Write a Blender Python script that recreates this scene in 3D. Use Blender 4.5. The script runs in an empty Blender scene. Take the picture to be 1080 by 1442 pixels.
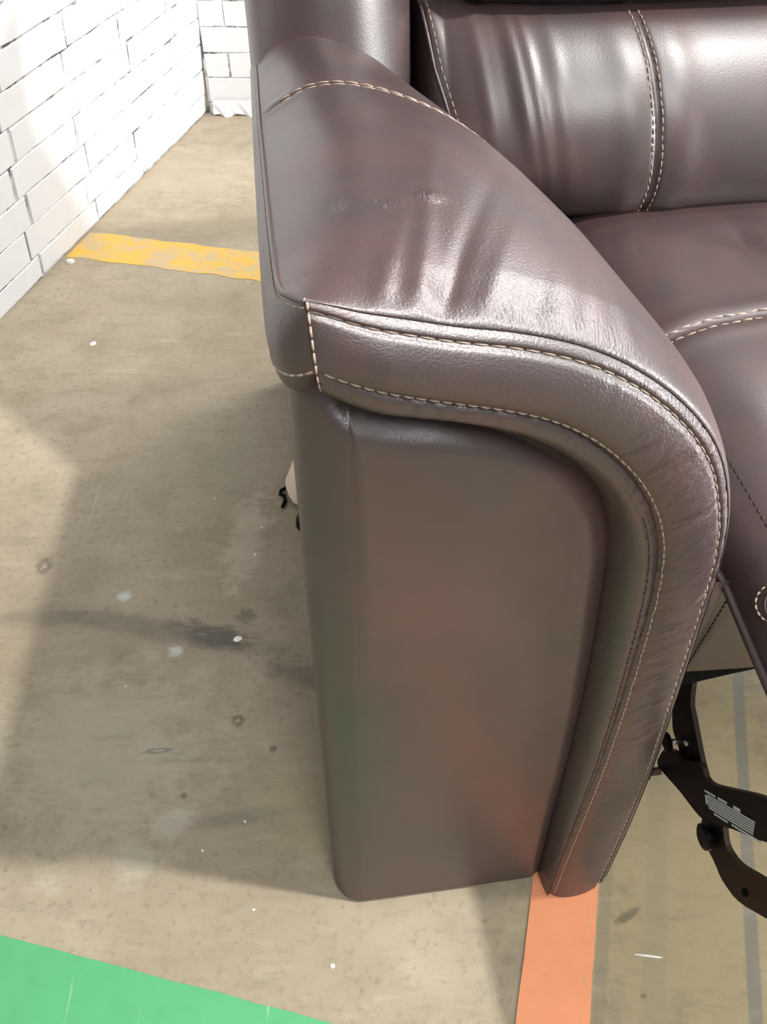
import bpy, bmesh, math, random
import numpy as np
from mathutils import Vector, Matrix

random.seed(7)
rng = np.random.default_rng(7)
S = bpy.context.scene
COL = S.collection

# ------------------------------------------------------------------ camera, light, exposure
cam_d = bpy.data.cameras.new('camera')
cam = bpy.data.objects.new('camera', cam_d)
COL.objects.link(cam)
cam.location = (0, 0, 0.85)
cam.rotation_euler = (math.radians(45), 0, 0)
cam_d.sensor_fit = 'VERTICAL'
cam_d.sensor_height = 24.0
cam_d.lens = 24.0 * 1250.0 / 1442.0
cam_d.clip_start = 0.02
S.camera = cam

S.view_settings.view_transform = 'Standard'
S.view_settings.look = 'None'
S.view_settings.gamma = 1.0
S.view_settings.use_curve_mapping = False
S.view_settings.exposure = 0.0

world = bpy.data.worlds.new('warehouse_ambient')
S.world = world
world.use_nodes = True
_wn = world.node_tree
_bg = _wn.nodes['Background']
_bg.inputs[0].default_value = (0.985, 0.99, 1.0, 1)
_tc = _wn.nodes.new('ShaderNodeTexCoord')
_sx = _wn.nodes.new('ShaderNodeSeparateXYZ')
_mr = _wn.nodes.new('ShaderNodeMapRange')          # roof of the hall brighter than its far walls
_mr.inputs['From Min'].default_value = -0.1
_mr.inputs['From Max'].default_value = 0.9
_mr.inputs['To Min'].default_value = 0.32
_mr.inputs['To Max'].default_value = 0.54
_wn.links.new(_tc.outputs['Generated'], _sx.inputs[0])
_wn.links.new(_sx.outputs['Z'], _mr.inputs['Value'])
_wn.links.new(_mr.outputs[0], _bg.inputs[1])


def lamp(name, loc, target, size, power, color=(1, 0.975, 0.94)):
    d = bpy.data.lights.new(name, 'AREA')
    d.shape = 'DISK'
    d.size = size
    d.energy = power
    d.color = color
    o = bpy.data.objects.new(name, d)
    COL.objects.link(o)
    o.location = loc
    o.rotation_euler = (Vector(target) - Vector(loc)).to_track_quat('-Z', 'Y').to_euler()
    return o


lamp('high_bay_lamp', (1.60, 0.05, 3.6), (-0.2, 0.7, 0.0), 0.13, 150)
lamp('high_bay_lamp', (3.40, 1.64, 2.9), (-0.2, 1.1, 0.0), 0.12, 85)
# added area light, high right behind the sofa, for the arm pad's highlight
rear_fill = lamp('added_fill_light', (2.45, 2.9, 3.05), (0.05, 0.4, 0.6), 1.7, 132, (1, 0.99, 0.98))
rear_fill.data.shape = 'RECTANGLE'
rear_fill.data.size_y = 0.8
# added area lights: front fill behind the camera, side one for the wing highlight
lamp('added_fill_light', (0.9, -2.1, 3.3), (0.3, 0.6, 0.4), 1.2, 82, (0.98, 0.99, 0.98))
lamp('added_fill_light', (2.9, 0.36, 0.98), (0.05, 0.8, 0.65), 0.8, 95, (0.99, 0.99, 0.98))



# ------------------------------------------------------------------ material helpers
class NT:
    def __init__(self, name):
        self.m = bpy.data.materials.new(name)
        self.m.use_nodes = True
        self.t = self.m.node_tree
        self.b = self.t.nodes['Principled BSDF']

    def n(self, typ, **kw):
        x = self.t.nodes.new(typ)
        for k, v in kw.items():
            if k == 'ins':
                for i, val in v.items():
                    if hasattr(val, 'is_output') or hasattr(val, 'links'):
                        self.t.links.new(val, x.inputs[i])
                    else:
                        x.inputs[i].default_value = val
            else:
                setattr(x, k, v)
        return x

    def link(self, a, b):
        self.t.links.new(a, b)

    def math(self, op, a, b=None, c=None, clamp=False):
        ins = {0: a}
        if b is not None: ins[1] = b
        if c is not None: ins[2] = c
        return self.n('ShaderNodeMath', operation=op, use_clamp=clamp, ins=ins).outputs[0]

    def noise(self, vec, scale, detail=3.0, rough=0.55, dist=0.0):
        return self.n('ShaderNodeTexNoise', ins={'Vector': vec, 'Scale': scale, 'Detail': detail, 'Roughness': rough, 'Distortion': dist}).outputs['Fac']

    def ramp(self, fac, lo, hi, a=0.0, b=1.0):
        return self.n('ShaderNodeMapRange', interpolation_type='SMOOTHSTEP',
                      ins={'Value': fac, 'From Min': lo, 'From Max': hi, 'To Min': a, 'To Max': b}).outputs[0]

    def mix(self, fac, a, b):
        x = self.n('ShaderNodeMix', data_type='RGBA')
        for i, v in ((0, fac), (6, a), (7, b)):
            if hasattr(v, 'links'):
                self.link(v, x.inputs[i])
            else:
                x.inputs[i].default_value = v if i == 0 else (*v, 1.0)
        return x.outputs[2]

    def mapping(self, vec, loc=(0, 0, 0), rot=(0, 0, 0), scale=(1, 1, 1), typ='POINT'):
        return self.n('ShaderNodeMapping', vector_type=typ, ins={0: vec, 1: loc, 2: rot, 3: scale}).outputs[0]

    def base(self, col, rough=0.5, spec=0.5):
        for k, v in (('Base Color', col), ('Roughness', rough), ('Specular IOR Level', spec)):
            if hasattr(v, 'links'):
                self.link(v, self.b.inputs[k])
            else:
                self.b.inputs[k].default_value = (*v, 1.0) if k == 'Base Color' else v

    def bump(self, h, strength, dist):
        x = self.n('ShaderNodeBump', ins={'Height': h, 'Strength': strength, 'Distance': dist})
        self.link(x.outputs[0], self.b.inputs['Normal'])


def simple(name, col, rough=0.5, spec=0.5, metal=0.0, nscale=40, namt=0.15):
    k = NT(name)
    co = k.n('ShaderNodeTexCoord').outputs['Object']
    f = k.noise(co, nscale)
    k.base(k.mix(f, tuple(c * (1 - namt) for c in col), tuple(min(1, c * (1 + namt)) for c in col)), rough, spec)
    k.b.inputs['Metallic'].default_value = metal
    return k.m


def leather():
    k = NT('brown_leather')
    uv = k.n('ShaderNodeTexCoord').outputs['UV']
    ob = k.n('ShaderNodeTexCoord').outputs['Object']
    cr = k.n('ShaderNodeAttribute', attribute_name='crease').outputs['Fac']
    big = k.ramp(k.noise(ob, 13.0, 4.0, 0.6), 0.36, 0.68)
    fine = k.noise(ob, 260.0, 2.0)
    c = k.mix(big, (0.049, 0.032, 0.032), (0.075, 0.037, 0.036))
    c = k.mix(k.math('MULTIPLY', fine, 0.35), c, (0.036, 0.028, 0.027))
    # pebbled grain
    vor = k.n('ShaderNodeTexVoronoi', feature='SMOOTH_F1', ins={'Vector': uv, 'Scale': 820.0, 'Smoothness': 0.6}).outputs['Distance']
    g2 = k.noise(uv, 520.0, 3.0, 0.6)
    grain = k.math('MULTIPLY_ADD', vor, 0.5, g2)
    # stretched creases running across the seam
    w = k.noise(uv, 28.0, 2.0)
    wv = k.n('ShaderNodeVectorMath', operation='MULTIPLY_ADD', ins={0: k.n('ShaderNodeCombineXYZ', ins={0: w, 1: w, 2: 0.0}).outputs[0], 1: (0.008, 0.0, 0.0), 2: uv}).outputs[0]
    l1 = k.noise(k.mapping(wv, scale=(300, 60, 1)), 1.0, 3.0, 0.6)
    l2 = k.noise(k.mapping(wv, scale=(120, 22, 1), rot=(0, 0, 0.15)), 1.0, 2.0, 0.5)
    rid = k.math('ABSOLUTE', k.math('SUBTRACT', l1, 0.5))
    rid2 = k.math('ABSOLUTE', k.math('SUBTRACT', l2, 0.5))
    crs = k.math('ADD', k.ramp(rid, 0.0, 0.12), k.math('MULTIPLY', k.ramp(rid2, 0.0, 0.10), 1.2))
    lin = k.math('MULTIPLY', k.math('SUBTRACT', cr, 0.40, clamp=True), 1.5)
    h = k.math('MULTIPLY_ADD', k.math('MULTIPLY', crs, lin), 1.0, k.math('MULTIPLY', grain, k.math('MULTIPLY_ADD', cr, 0.65, 0.12)))
    k.bump(h, 0.55, 0.0011)
    r = k.math('MULTIPLY_ADD', k.noise(ob, 14.0, 3.0), 0.12, 0.35)
    k.base(c, r, 1.0)
    return k.m


def floor_material():
    k = NT('worn_concrete')
    P = k.n('ShaderNodeTexCoord').outputs['Object']
    fl = k.mapping(P, rot=(0, 0, math.radians(13.4)))
    n1 = k.noise(P, 2.6, 5.0, 0.6)
    n2 = k.noise(P, 14.0, 5.0, 0.62)
    n3 = k.noise(P, 120.0, 3.0)
    col = k.mix(k.ramp(n1, 0.35, 0.68), (0.285, 0.235, 0.16), (0.375, 0.315, 0.23))
    col = k.mix(k.math('MULTIPLY', k.ramp(n2, 0.45, 0.75), 0.5), col, (0.21, 0.18, 0.115))
    col = k.mix(k.math('MULTIPLY', k.ramp(k.noise(fl, 6.0, 4.0, 0.65, 0.6), 0.55, 0.75), 0.55), col, (0.42, 0.365, 0.275))
    col = k.mix(k.math('MULTIPLY', k.ramp(n3, 0.52, 0.75), 0.5), col, (0.17, 0.145, 0.095))
    # long fine scratches along two directions
    for rot, sc, amt, c2 in ((0.15, (9, 170, 1), 0.30, (0.20, 0.18, 0.14)), (0.9, (150, 7, 1), 0.22, (0.58, 0.54, 0.45))):
        s = k.noise(k.mapping(P, rot=(0, 0, rot), scale=sc), 1.0, 3.0, 0.6)
        msk = k.math('MULTIPLY', k.ramp(s, 0.66, 0.74), k.ramp(n1, 0.42, 0.6))
        col = k.mix(k.math('MULTIPLY', msk, amt * 2), col, c2)

    wob = k.noise(P, 28.0, 4.0, 0.7)
    wobf = k.noise(P, 150.0, 3.0, 0.75)
    wobx = k.noise(k.mapping(P, rot=(0, 0, 0.25), scale=(60, 190, 1)), 1.0, 4.0, 0.7)

    def spot(x, y, rx, ry, rot, c2, amt, rough=0.8, inner=0.35, ring=False):
        v = k.mapping(P, loc=(x, y, 0), rot=(0, 0, rot), scale=(rx, ry, 1), typ='TEXTURE')
        d = k.n('ShaderNodeVectorMath', operation='LENGTH', ins={0: v}).outputs['Value']
        d = k.math('ADD', d, k.math('MULTIPLY', k.math('SUBTRACT', wob if rx > 0.02 else wobf, 0.5), rough * 2))
        if rx > 0.02:
            d = k.math('ADD', d, k.math('MULTIPLY', k.math('SUBTRACT', wobx, 0.5), 0.9))
        m = k.ramp(d, inner, 1.0, 1.0, 0.0)
        if ring:
            m = k.math('MULTIPLY', m, k.ramp(d, 0.1, 0.5, 0.0, 1.0))
        return k.mix(k.math('MULTIPLY', m, amt), col, c2)

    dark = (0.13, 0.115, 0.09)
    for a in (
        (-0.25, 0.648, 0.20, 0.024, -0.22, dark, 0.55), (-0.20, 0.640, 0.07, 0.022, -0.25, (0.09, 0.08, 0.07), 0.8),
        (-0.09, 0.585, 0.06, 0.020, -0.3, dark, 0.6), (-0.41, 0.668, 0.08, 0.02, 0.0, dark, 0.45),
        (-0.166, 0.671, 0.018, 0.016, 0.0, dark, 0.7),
        (-0.14, 0.415, 0.10, 0.012, 0.15, (0.17, 0.155, 0.12), 0.6),
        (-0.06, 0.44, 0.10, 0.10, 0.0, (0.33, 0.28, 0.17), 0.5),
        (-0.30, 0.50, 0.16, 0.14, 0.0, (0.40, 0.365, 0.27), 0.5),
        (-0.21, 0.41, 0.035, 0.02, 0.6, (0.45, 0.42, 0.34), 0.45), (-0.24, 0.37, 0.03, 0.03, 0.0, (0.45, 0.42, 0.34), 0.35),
        (0.33, 0.34, 0.26, 0.40, 0.0, (0.42, 0.33, 0.17), 0.6),  # yellowish concrete, lightened where the sofa blocks too much light
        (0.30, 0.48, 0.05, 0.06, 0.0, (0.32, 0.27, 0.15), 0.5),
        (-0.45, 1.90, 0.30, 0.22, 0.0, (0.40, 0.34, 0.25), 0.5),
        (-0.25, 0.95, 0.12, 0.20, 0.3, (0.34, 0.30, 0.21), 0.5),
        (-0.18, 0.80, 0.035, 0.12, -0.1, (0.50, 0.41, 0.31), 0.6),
    ):
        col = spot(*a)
    for a in (
        (-0.3205, 0.7022, 0.012, 0.011, 0.0, (0.52, 0.55, 0.54), 0.75), (-0.2436, 0.6196, 0.012, 0.011, 0.0, (0.52, 0.55, 0.54), 0.75),
        (-0.4333, 0.7526, 0.014, 0.020, 0.2, (0.10, 0.09, 0.08), 0.8), (-0.1596, 0.5263, 0.010, 0.010, 0.0, (0.10, 0.07, 0.05), 0.85),
        (-0.241, 0.4898, 0.022, 0.004, 0.1, (0.10, 0.11, 0.12), 0.8), (-0.118, 0.492, 0.006, 0.006, 0.0, (0.12, 0.1, 0.08), 0.8),
        (-0.205, 0.438, 0.005, 0.005, 0.0, dark, 0.8), (0.226, 0.318, 0.02, 0.006, 0.5, (0.11, 0.1, 0.07), 0.7),
        (0.228, 0.25, 0.004, 0.003, 0.0, dark, 0.8),
    ):
        col = spot(*a, 0.5, 0.3, a[5][0] < 0.11 and a[2] > 0.008)

    # worn grey lines running beside the orange stripe (floor-aligned x)
    fx = k.n('ShaderNodeSeparateXYZ', ins={0: fl}).outputs['X']

    def line(x, w, c2, amt):
        d = k.math('ABSOLUTE', k.math('SUBTRACT', fx, x))
        m = k.ramp(k.math('ADD', d, k.math('MULTIPLY', k.math('SUBTRACT', wobf, 0.5), w * 0.7)), w * 0.6, w, 1.0, 0.0)
        return k.mix(k.math('MULTIPLY', m, amt), col, c2)
    r13 = math.radians(13.4)
    fxo = lambda x, y: x * math.cos(r13) - y * math.sin(r13)
    col = line(fxo(0.320, 0.2281), 0.0075, (0.20, 0.195, 0.17), 0.75)
    col = line(fxo(0.232, 0.2281), 0.012, (0.26, 0.25, 0.17), 0.3)
    col = line(fxo(0.184, 0.2281), 0.007, (0.22, 0.205, 0.14), 0.45)
    grime = k.noise(k.mapping(P, rot=(0, 0, -0.2), scale=(14, 55, 1)), 1.0, 6.0, 0.72, 0.4)
    col = k.mix(k.math('MULTIPLY', k.ramp(grime, 0.52, 0.72), 0.42), col, (0.20, 0.17, 0.115))
    col = k.mix(k.math('MULTIPLY', k.ramp(grime, 0.46, 0.30), 0.30), col, (0.47, 0.41, 0.31))
    k.base(col, k.math('MULTIPLY_ADD', n2, 0.25, 0.42), 0.35)
    k.bump(k.math('ADD', n2, k.math('MULTIPLY', n3, 0.4)), 0.25, 0.001)
    return k.m


def paint(name, c, worn, lo, hi):
    k = NT(name)
    P = k.n('ShaderNodeTexCoord').outputs['Object']
    a = k.noise(P, 18.0, 5.0, 0.7)
    s = k.noise(k.mapping(P, rot=(0, 0, 0.7), scale=(120, 8, 1)), 1.0, 3.0)
    m = k.math('MAXIMUM', k.ramp(a, lo, hi), k.math('MULTIPLY', k.ramp(s, 0.64, 0.70), 0.6))
    c0 = k.mix(k.noise(P, 40.0, 3.0), tuple(x * 0.9 for x in c), tuple(min(1, x * 1.08) for x in c))
    k.base(k.mix(m, c0, worn), 0.42, 0.4)
    return k.m


LEATHER = leather()
M_FLOOR = floor_material()
M_THREAD = simple('tan_thread', (0.38, 0.29, 0.225), 0.6)
M_DTHREAD = simple('dark_thread', (0.030, 0.022, 0.020), 0.6)
M_BLACK = simple('black_steel', (0.004, 0.0042, 0.005), 0.45, 0.14)
M_EDGE = simple('rusty_edge', (0.040, 0.024, 0.014), 0.6, 0.3)
M_SILVER = simple('bare_steel', (0.55, 0.56, 0.58), 0.3, 0.5, 0.9)
M_PRINT = simple('label_print', (0.62, 0.70, 0.74), 0.6)
M_CLOTH = simple('black_dust_cover', (0.006, 0.006, 0.007), 0.9, 0.1)
M_BEIGE = simple('beige_tag_cloth', (0.62, 0.50, 0.40), 0.8)
M_WHITE = simple('white_chip', (0.85, 0.83, 0.78), 0.6)
M_YEL = paint('yellow_floor_paint', (0.66, 0.40, 0.06), (0.50, 0.37, 0.19), 0.45, 0.58)
M_ORG = paint('orange_floor_paint', (0.86, 0.34, 0.17), (0.50, 0.36, 0.22), 0.62, 0.72)
M_GRN = paint('green_floor_paint', (0.085, 0.36, 0.15), (0.26, 0.46, 0.28), 0.64, 0.75)


def brick_mat():
    k = NT('white_painted_brick')
    P = k.n('ShaderNodeTexCoord').outputs['Object']
    n = k.noise(P, 22.0, 4.0)
    mk = k.ramp(k.noise(k.mapping(P, scale=(60, 60, 150)), 1.0, 4.0, 0.65), 0.72, 0.80)
    c = k.mix(n, (0.66, 0.665, 0.68), (0.75, 0.755, 0.77))
    c = k.mix(k.math('MULTIPLY', mk, 0.5), c, (0.45, 0.45, 0.46))
    k.base(c, 0.6, 0.3)
    k.bump(n, 0.3, 0.002)
    return k.m


def joint_mat():
    k = NT('grey_brick_joint')
    P = k.n('ShaderNodeTexCoord').outputs['Object']
    n = k.ramp(k.noise(P, 19.0, 4.0, 0.75), 0.42, 0.62)
    k.base(k.mix(n, (0.58, 0.58, 0.59), (0.12, 0.12, 0.125)), 0.8, 0.2)
    return k.m


M_BRICK = brick_mat()
M_JOINT = joint_mat()


# ------------------------------------------------------------------ mesh helpers
def link(name, me, mats, parent=None, smooth=False):
    if not isinstance(mats, (list, tuple)):
        mats = [mats]
    for m in mats:
        me.materials.append(m)
    if smooth:
        me.polygons.foreach_set('use_smooth', [True] * len(me.polygons))
    o = bpy.data.objects.new(name, me)
    COL.objects.link(o)
    if parent is not None:
        o.parent = parent
    return o


def pyobj(name, verts, faces, mats, parent=None, smooth=False):
    me = bpy.data.meshes.new(name)
    me.from_pydata([tuple(map(float, v)) for v in verts], [], faces)
    me.validate()
    me.update()
    return link(name, me, mats, parent, smooth)


def grid_obj(name, G, parent, mat=None, crease=None, uv=None, flip=False):
    """G: (ns, nt, 3) array of points."""
    ns, nt = G.shape[:2]
    idx = np.arange(ns * nt).reshape(ns, nt)
    q = np.stack([idx[:-1, :-1], idx[1:, :-1], idx[1:, 1:], idx[:-1, 1:]], -1).reshape(-1, 4)
    if flip:
        q = q[:, ::-1]
    me = bpy.data.meshes.new(name)
    me.from_pydata(G.reshape(-1, 3).tolist(), [], q.tolist())
    if uv is None:
        ds = np.linalg.norm(np.diff(G, axis=0), axis=2).mean(1)
        dt = np.linalg.norm(np.diff(G, axis=1), axis=2).mean(0)
        su = np.concatenate([[0], np.cumsum(ds)])
        tu = np.concatenate([[0], np.cumsum(dt)])
        uv = np.stack(np.meshgrid(su, tu, indexing='ij'), -1)
    uvf = uv.reshape(-1, 2)
    lay = me.uv_layers.new(name='UVMap')
    li = np.empty(len(me.loops), dtype=np.int32)
    me.loops.foreach_get('vertex_index', li)
    lay.data.foreach_set('uv', uvf[li].astype(np.float32).ravel())
    a = me.attributes.new('crease', 'FLOAT', 'POINT')
    cv = np.zeros(ns * nt) if crease is None else np.broadcast_to(crease, (ns, nt)).ravel()
    a.data.foreach_set('value', cv.astype(np.float32))
    me.update()
    return link(name, me, mat or LEATHER, parent, True)


def normals(G):
    a = np.gradient(G, axis=0)
    b = np.gradient(G, axis=1)
    n = np.cross(a, b)
    return n / (np.linalg.norm(n, axis=2, keepdims=True) + 1e-12)


def arclen(P):
    return np.concatenate([[0], np.cumsum(np.linalg.norm(np.diff(P, axis=0), axis=1))])


def resample(P, n, smooth=0):
    P = np.asarray(P, float)
    if 3 < len(P) < 60:                     # Catmull-Rom through the given points
        E = np.vstack([2 * P[0] - P[1], P, 2 * P[-1] - P[-2]])
        out = []
        for i in range(len(P) - 1):
            p0, p1, p2, p3 = E[i:i + 4]
            for a_ in np.linspace(0, 1, 24, endpoint=False):
                out.append(.5 * (2 * p1 + (p2 - p0) * a_ + (2 * p0 - 5 * p1 + 4 * p2 - p3) * a_ ** 2 + (3 * p1 - p0 - 3 * p2 + p3) * a_ ** 3))
        P = np.vstack([out, P[-1:]])
    l = arclen(P)
    m = 600
    x = np.linspace(0, l[-1], m)
    Q = np.stack([np.interp(x, l, P[:, i]) for i in range(P.shape[1])], 1)
    for _ in range(smooth):
        Q2 = Q.copy()
        k = 6
        for i in range(-k, k + 1):
            if i:
                Q2 += Q[np.clip(np.arange(m) + i, 0, m - 1)]
        Q2 /= (2 * k + 1)
        e = 8
        wgt = np.clip(np.minimum(np.arange(m), m - 1 - np.arange(m)) / e, 0, 1)[:, None]
        Q = Q * (1 - wgt) + Q2 * wgt
    l = arclen(Q)
    x = np.linspace(0, l[-1], n)
    return np.stack([np.interp(x, l, Q[:, i]) for i in range(P.shape[1])], 1)


def gauss(x, s):
    return np.exp(-(x / s) ** 2)


def stitches(name, path, nrm, parent, mat, length=0.0062, gap=0.0016, r=0.0006, lift=0.0004, side=0.0):
    """Thread stitches along a path of points, each a small tapered bar."""
    l = arclen(path)
    V, Fc = [], []
    x = 0.001
    while x + length < l[-1]:
        pts, ns = [], []
        for xx in (x, x + length / 2, x + length):
            pts.append(np.array([np.interp(xx, l, path[:, i]) for i in range(3)]))
            ns.append(np.array([np.interp(xx, l, nrm[:, i]) for i in range(3)]))
        tg = pts[2] - pts[0]
        tg /= np.linalg.norm(tg) + 1e-12
        b = len(V)
        for p, nn, sc, up in zip(pts, ns, (0.8, 1.0, 0.8), (0.1, 0.8, 0.1)):
            nn = nn / (np.linalg.norm(nn) + 1e-12)
            bt = np.cross(tg, nn)
            c = p + nn * lift * up + bt * side
            for dx, dy in ((-1, -.6), (1, -.6), (.7, .8), (-.7, .8)):
                V.append(c + bt * r * sc * dx + nn * r * sc * dy)
        for kk in (0, 4):
            for i in range(4):
                j = (i + 1) % 4
                Fc.append((b + kk + i, b + kk + j, b + kk + 4 + j, b + kk + 4 + i))
        Fc.append((b + 3, b + 2, b + 1, b))
        Fc.append((b + 8, b + 9, b + 10, b + 11))
        x += length + gap
    o = pyobj(name, V, Fc, mat, parent, True)
    o['kind'] = 'stuff'
    return o


def tube(name, path, r, parent, mat, seg=8, taper=None):
    path = np.asarray(path, float)
    V, Fc = [], []
    n = len(path)
    for i in range(n):
        t = path[min(i + 1, n - 1)] - path[max(i - 1, 0)]
        t /= np.linalg.norm(t) + 1e-12
        a = np.cross(t, (0.13, 0.21, 0.97))
        a /= np.linalg.norm(a) + 1e-12
        b = np.cross(t, a)
        rr = r if taper is None else r * taper[i]
        for k in range(seg):
            an = 2 * math.pi * k / seg
            V.append(path[i] + (a * math.cos(an) + b * math.sin(an)) * rr)
    for i in range(n - 1):
        for k in range(seg):
            j = (k + 1) % seg
            Fc.append((i * seg + k, i * seg + j, (i + 1) * seg + j, (i + 1) * seg + k))
    Fc.append(tuple(range(seg - 1, -1, -1)))
    Fc.append(tuple((n - 1) * seg + k for k in range(seg)))
    return pyobj(name, V, Fc, mat, parent, True)


def empty(name, loc=(0, 0, 0), rz=0.0, parent=None):
    o = bpy.data.objects.new(name, None)
    COL.objects.link(o)
    o.empty_display_size = 0.1
    o.location = loc
    o.rotation_euler = (0, 0, rz)
    if parent is not None:
        o.parent = parent
    return o


def slab(name, outline, z0, z1, mats, parent=None):
    """Extruded polygon (counter-clockwise outline in x, y)."""
    n = len(outline)
    V = [(x, y, z1) for x, y in outline] + [(x, y, z0) for x, y in outline]
    Fc = [tuple(range(n)), tuple(range(2 * n - 1, n - 1, -1))]
    for i in range(n):
        j = (i + 1) % n
        Fc.append((i, n + i, n + j, j))
    return pyobj(name, V, Fc, mats, parent)


# ------------------------------------------------------------------ floor and its painted lines
floor = pyobj('floor', [(-3.2, -2.2, 0), (4.2, -2.2, 0), (4.2, 2.9, 0), (-3.2, 2.9, 0)] + [(x, y, -0.1) for x, y in ((-3.2, -2.2), (4.2, -2.2), (4.2, 2.9), (-3.2, 2.9))],
              [(0, 1, 2, 3), (7, 6, 5, 4), (0, 4, 5, 1), (1, 5, 6, 2), (2, 6, 7, 3), (3, 7, 4, 0)], M_FLOOR)
floor['kind'] = 'structure'
FY = math.radians(13.4)
FA = np.array([math.sin(FY), math.cos(FY)])      # floor marking direction, away
FB = np.array([math.cos(FY), -math.sin(FY)])     # floor marking direction, right


def stripe(name, p, d, l0, l1, w0, w1, mat, jit, parent, step=0.012):
    """Painted stripe: from p along d between l0..l1, covering w0..w1 across; edges slightly ragged."""
    d = np.array(d)
    c = np.array([d[1], -d[0]])
    n = max(2, int((l1 - l0) / step))
    ls = np.linspace(l0, l1, n)
    r1 = np.convolve(rng.normal(0, jit, n), [.3, .4, .3], 'same')
    r2 = np.convolve(rng.normal(0, jit, n), [.3, .4, .3], 'same')
    right = [p + d * l + c * (w1 + e) for l, e in zip(ls, r1)]
    left = [p + d * l + c * (w0 + e) for l, e in zip(ls, r2)]
    return slab(name, [tuple(x) for x in right] + [tuple(x) for x in left[::-1]], 0.0, 0.0007, mat, parent)


# orange stripe runs away under the arm
o1 = np.array([0.1765, 0.2281])
stripe('orange_stripe', o1, FA, -0.9, 0.20, -0.061, 0.0, M_ORG, 0.0007, floor)
# yellow stripe crosses from the wall behind the arm
y1 = np.array([-0.201, 1.4423])
ydir = -FB
stripe('yellow_stripe', y1, ydir, -0.9, 0.412, 0.0, 0.098, M_YEL, 0.003, floor)
# green painted area, near edge crossing the corner of the frame
g1 = np.array([-0.0427, 0.2281])
stripe('green_paint_area', g1, ydir, -0.10, 1.3, -0.11, 0.0, M_GRN, 0.0006, floor)

# ------------------------------------------------------------------ brick walls
W0 = np.array([-0.663, 1.3206, 0.0])
WD = np.array([0.2376, 0.9714, 0.0])
WD /= np.linalg.norm(WD)
LEAN = math.radians(3.5)
WN = np.array([WD[1], -WD[0], 0.0])
WUP = np.array([0, 0, 1.0]) * math.cos(LEAN) + WN * math.sin(LEAN)
WNN = WN * math.cos(LEAN) - np.array([0, 0, 1.0]) * math.sin(LEAN)


def brick_wall(name, origin, d, up, nn, s0, s1, height, pitch, first, blen, offs, depth=0.0022):
    def P(s, h, n):
        return origin + d * s + up * h + nn * n
    V = [P(s0, 0, 0), P(s1, 0, 0), P(s1, height, 0), P(s0, height, 0), P(s0, 0, -.05), P(s1, 0, -.05), P(s1, height, -.05), P(s0, height, -.05)]
    V[4][2] = V[5][2] = 0.0
    wall = pyobj(name, V, [(0, 1, 2, 3), (7, 6, 5, 4), (0, 4, 5, 1), (1, 5, 6, 2), (2, 6, 7, 3), (3, 7, 4, 0)], M_JOINT)
    wall['kind'] = 'structure'
    h0, k = 0.002, 0
    h1 = first
    while h0 < height - 0.01:
        h1 = min(h1, height)
        s = s0 - blen + ((offs[k % 2] - s0) % blen)
        while s < s1 - 0.004:
            e = s + blen
            a, b = max(s, s0) + 0.0026, min(e, s1) - 0.0026
            if b - a > 0.012:
                g = 0.0014
                jit = lambda q: random.uniform(-q, q)
                lo, hi = h0 + g, h1 - g
                # slightly crooked outline: four points along each bed, two on each end
                nb = 5
                xs = [a + (b - a) * q / (nb - 1) + (jit(.006) if 0 < q < nb - 1 else jit(.0018)) for q in range(nb)]
                out = [(x, lo + jit(.0015)) for x in xs] + [(x + jit(.0012), hi + jit(.0015)) for x in xs[::-1]]
                cx, cy = (a + b) / 2, (lo + hi) / 2
                dp, no = depth + jit(0.0008), 2 * nb
                vv = [P(x, y, -0.0005) for x, y in out]
                vv += [P(x + (0.0014 if q in (0, no - 1) else -0.0014 if q in (nb - 1, nb) else 0), y + (0.0013 if y < cy else -0.0013), dp + jit(0.0005)) for q, (x, y) in enumerate(out)]
                ff = [(no + q, no + q + 1, 2 * no - 2 - q, 2 * no - 1 - q) for q in range(nb - 1)]
                ff += [(q, (q + 1) % no, no + (q + 1) % no, no + q) for q in range(no)]
                pyobj('brick', vv, ff, M_BRICK, wall)
            s = e
        h0, h1, k = h1, h1 + pitch, k + 1
    return wall


wall_l = brick_wall('wall_left', W0, WD, WUP, WNN, -0.80, 0.955, 1.0, 0.0565, 0.044, 0.22, (0.37, 0.565))
wall_b = brick_wall('wall_back', np.array([-0.425, 2.232, 0.0]), np.array([1.0, 0.0, 0.0]), np.array([0, 0, 1.0]), np.array([0, -1.0, 0]),
                    0.0, 1.0, 1.0, 0.0555, 0.029, 0.22, (0.06, 0.17))
# creased loose skirt of the backdrop at the foot of the back wall
gx = np.linspace(-0.415, -0.23, 40)
gz = np.linspace(0.0, 0.034, 9)
X, Z = np.meshgrid(gx, gz, indexing='ij')
lift = 0.007 + 0.004 * np.sin((X + 0.4) * 95) + 0.003 * np.sin((X + Z) * 210)
Y = 2.224 - lift * (1 - Z / 0.034) ** 1.3
G = np.stack([X, Y, Z + 0.002 + 0.003 * np.sin(X * 120) * (1 - Z / 0.034)], -1)
skirt = grid_obj('curled_skirt', G, wall_b, M_BRICK)

# ------------------------------------------------------------------ recliner
YS = math.radians(7.8)
sofa = empty('recliner_sofa', (-0.047, 0.352, 0.0), YS)
sofa['label'] = 'dark brown leather recliner sofa with padded arm, tan topstitching and black steel mechanism'
sofa['category'] = 'sofa'

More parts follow.
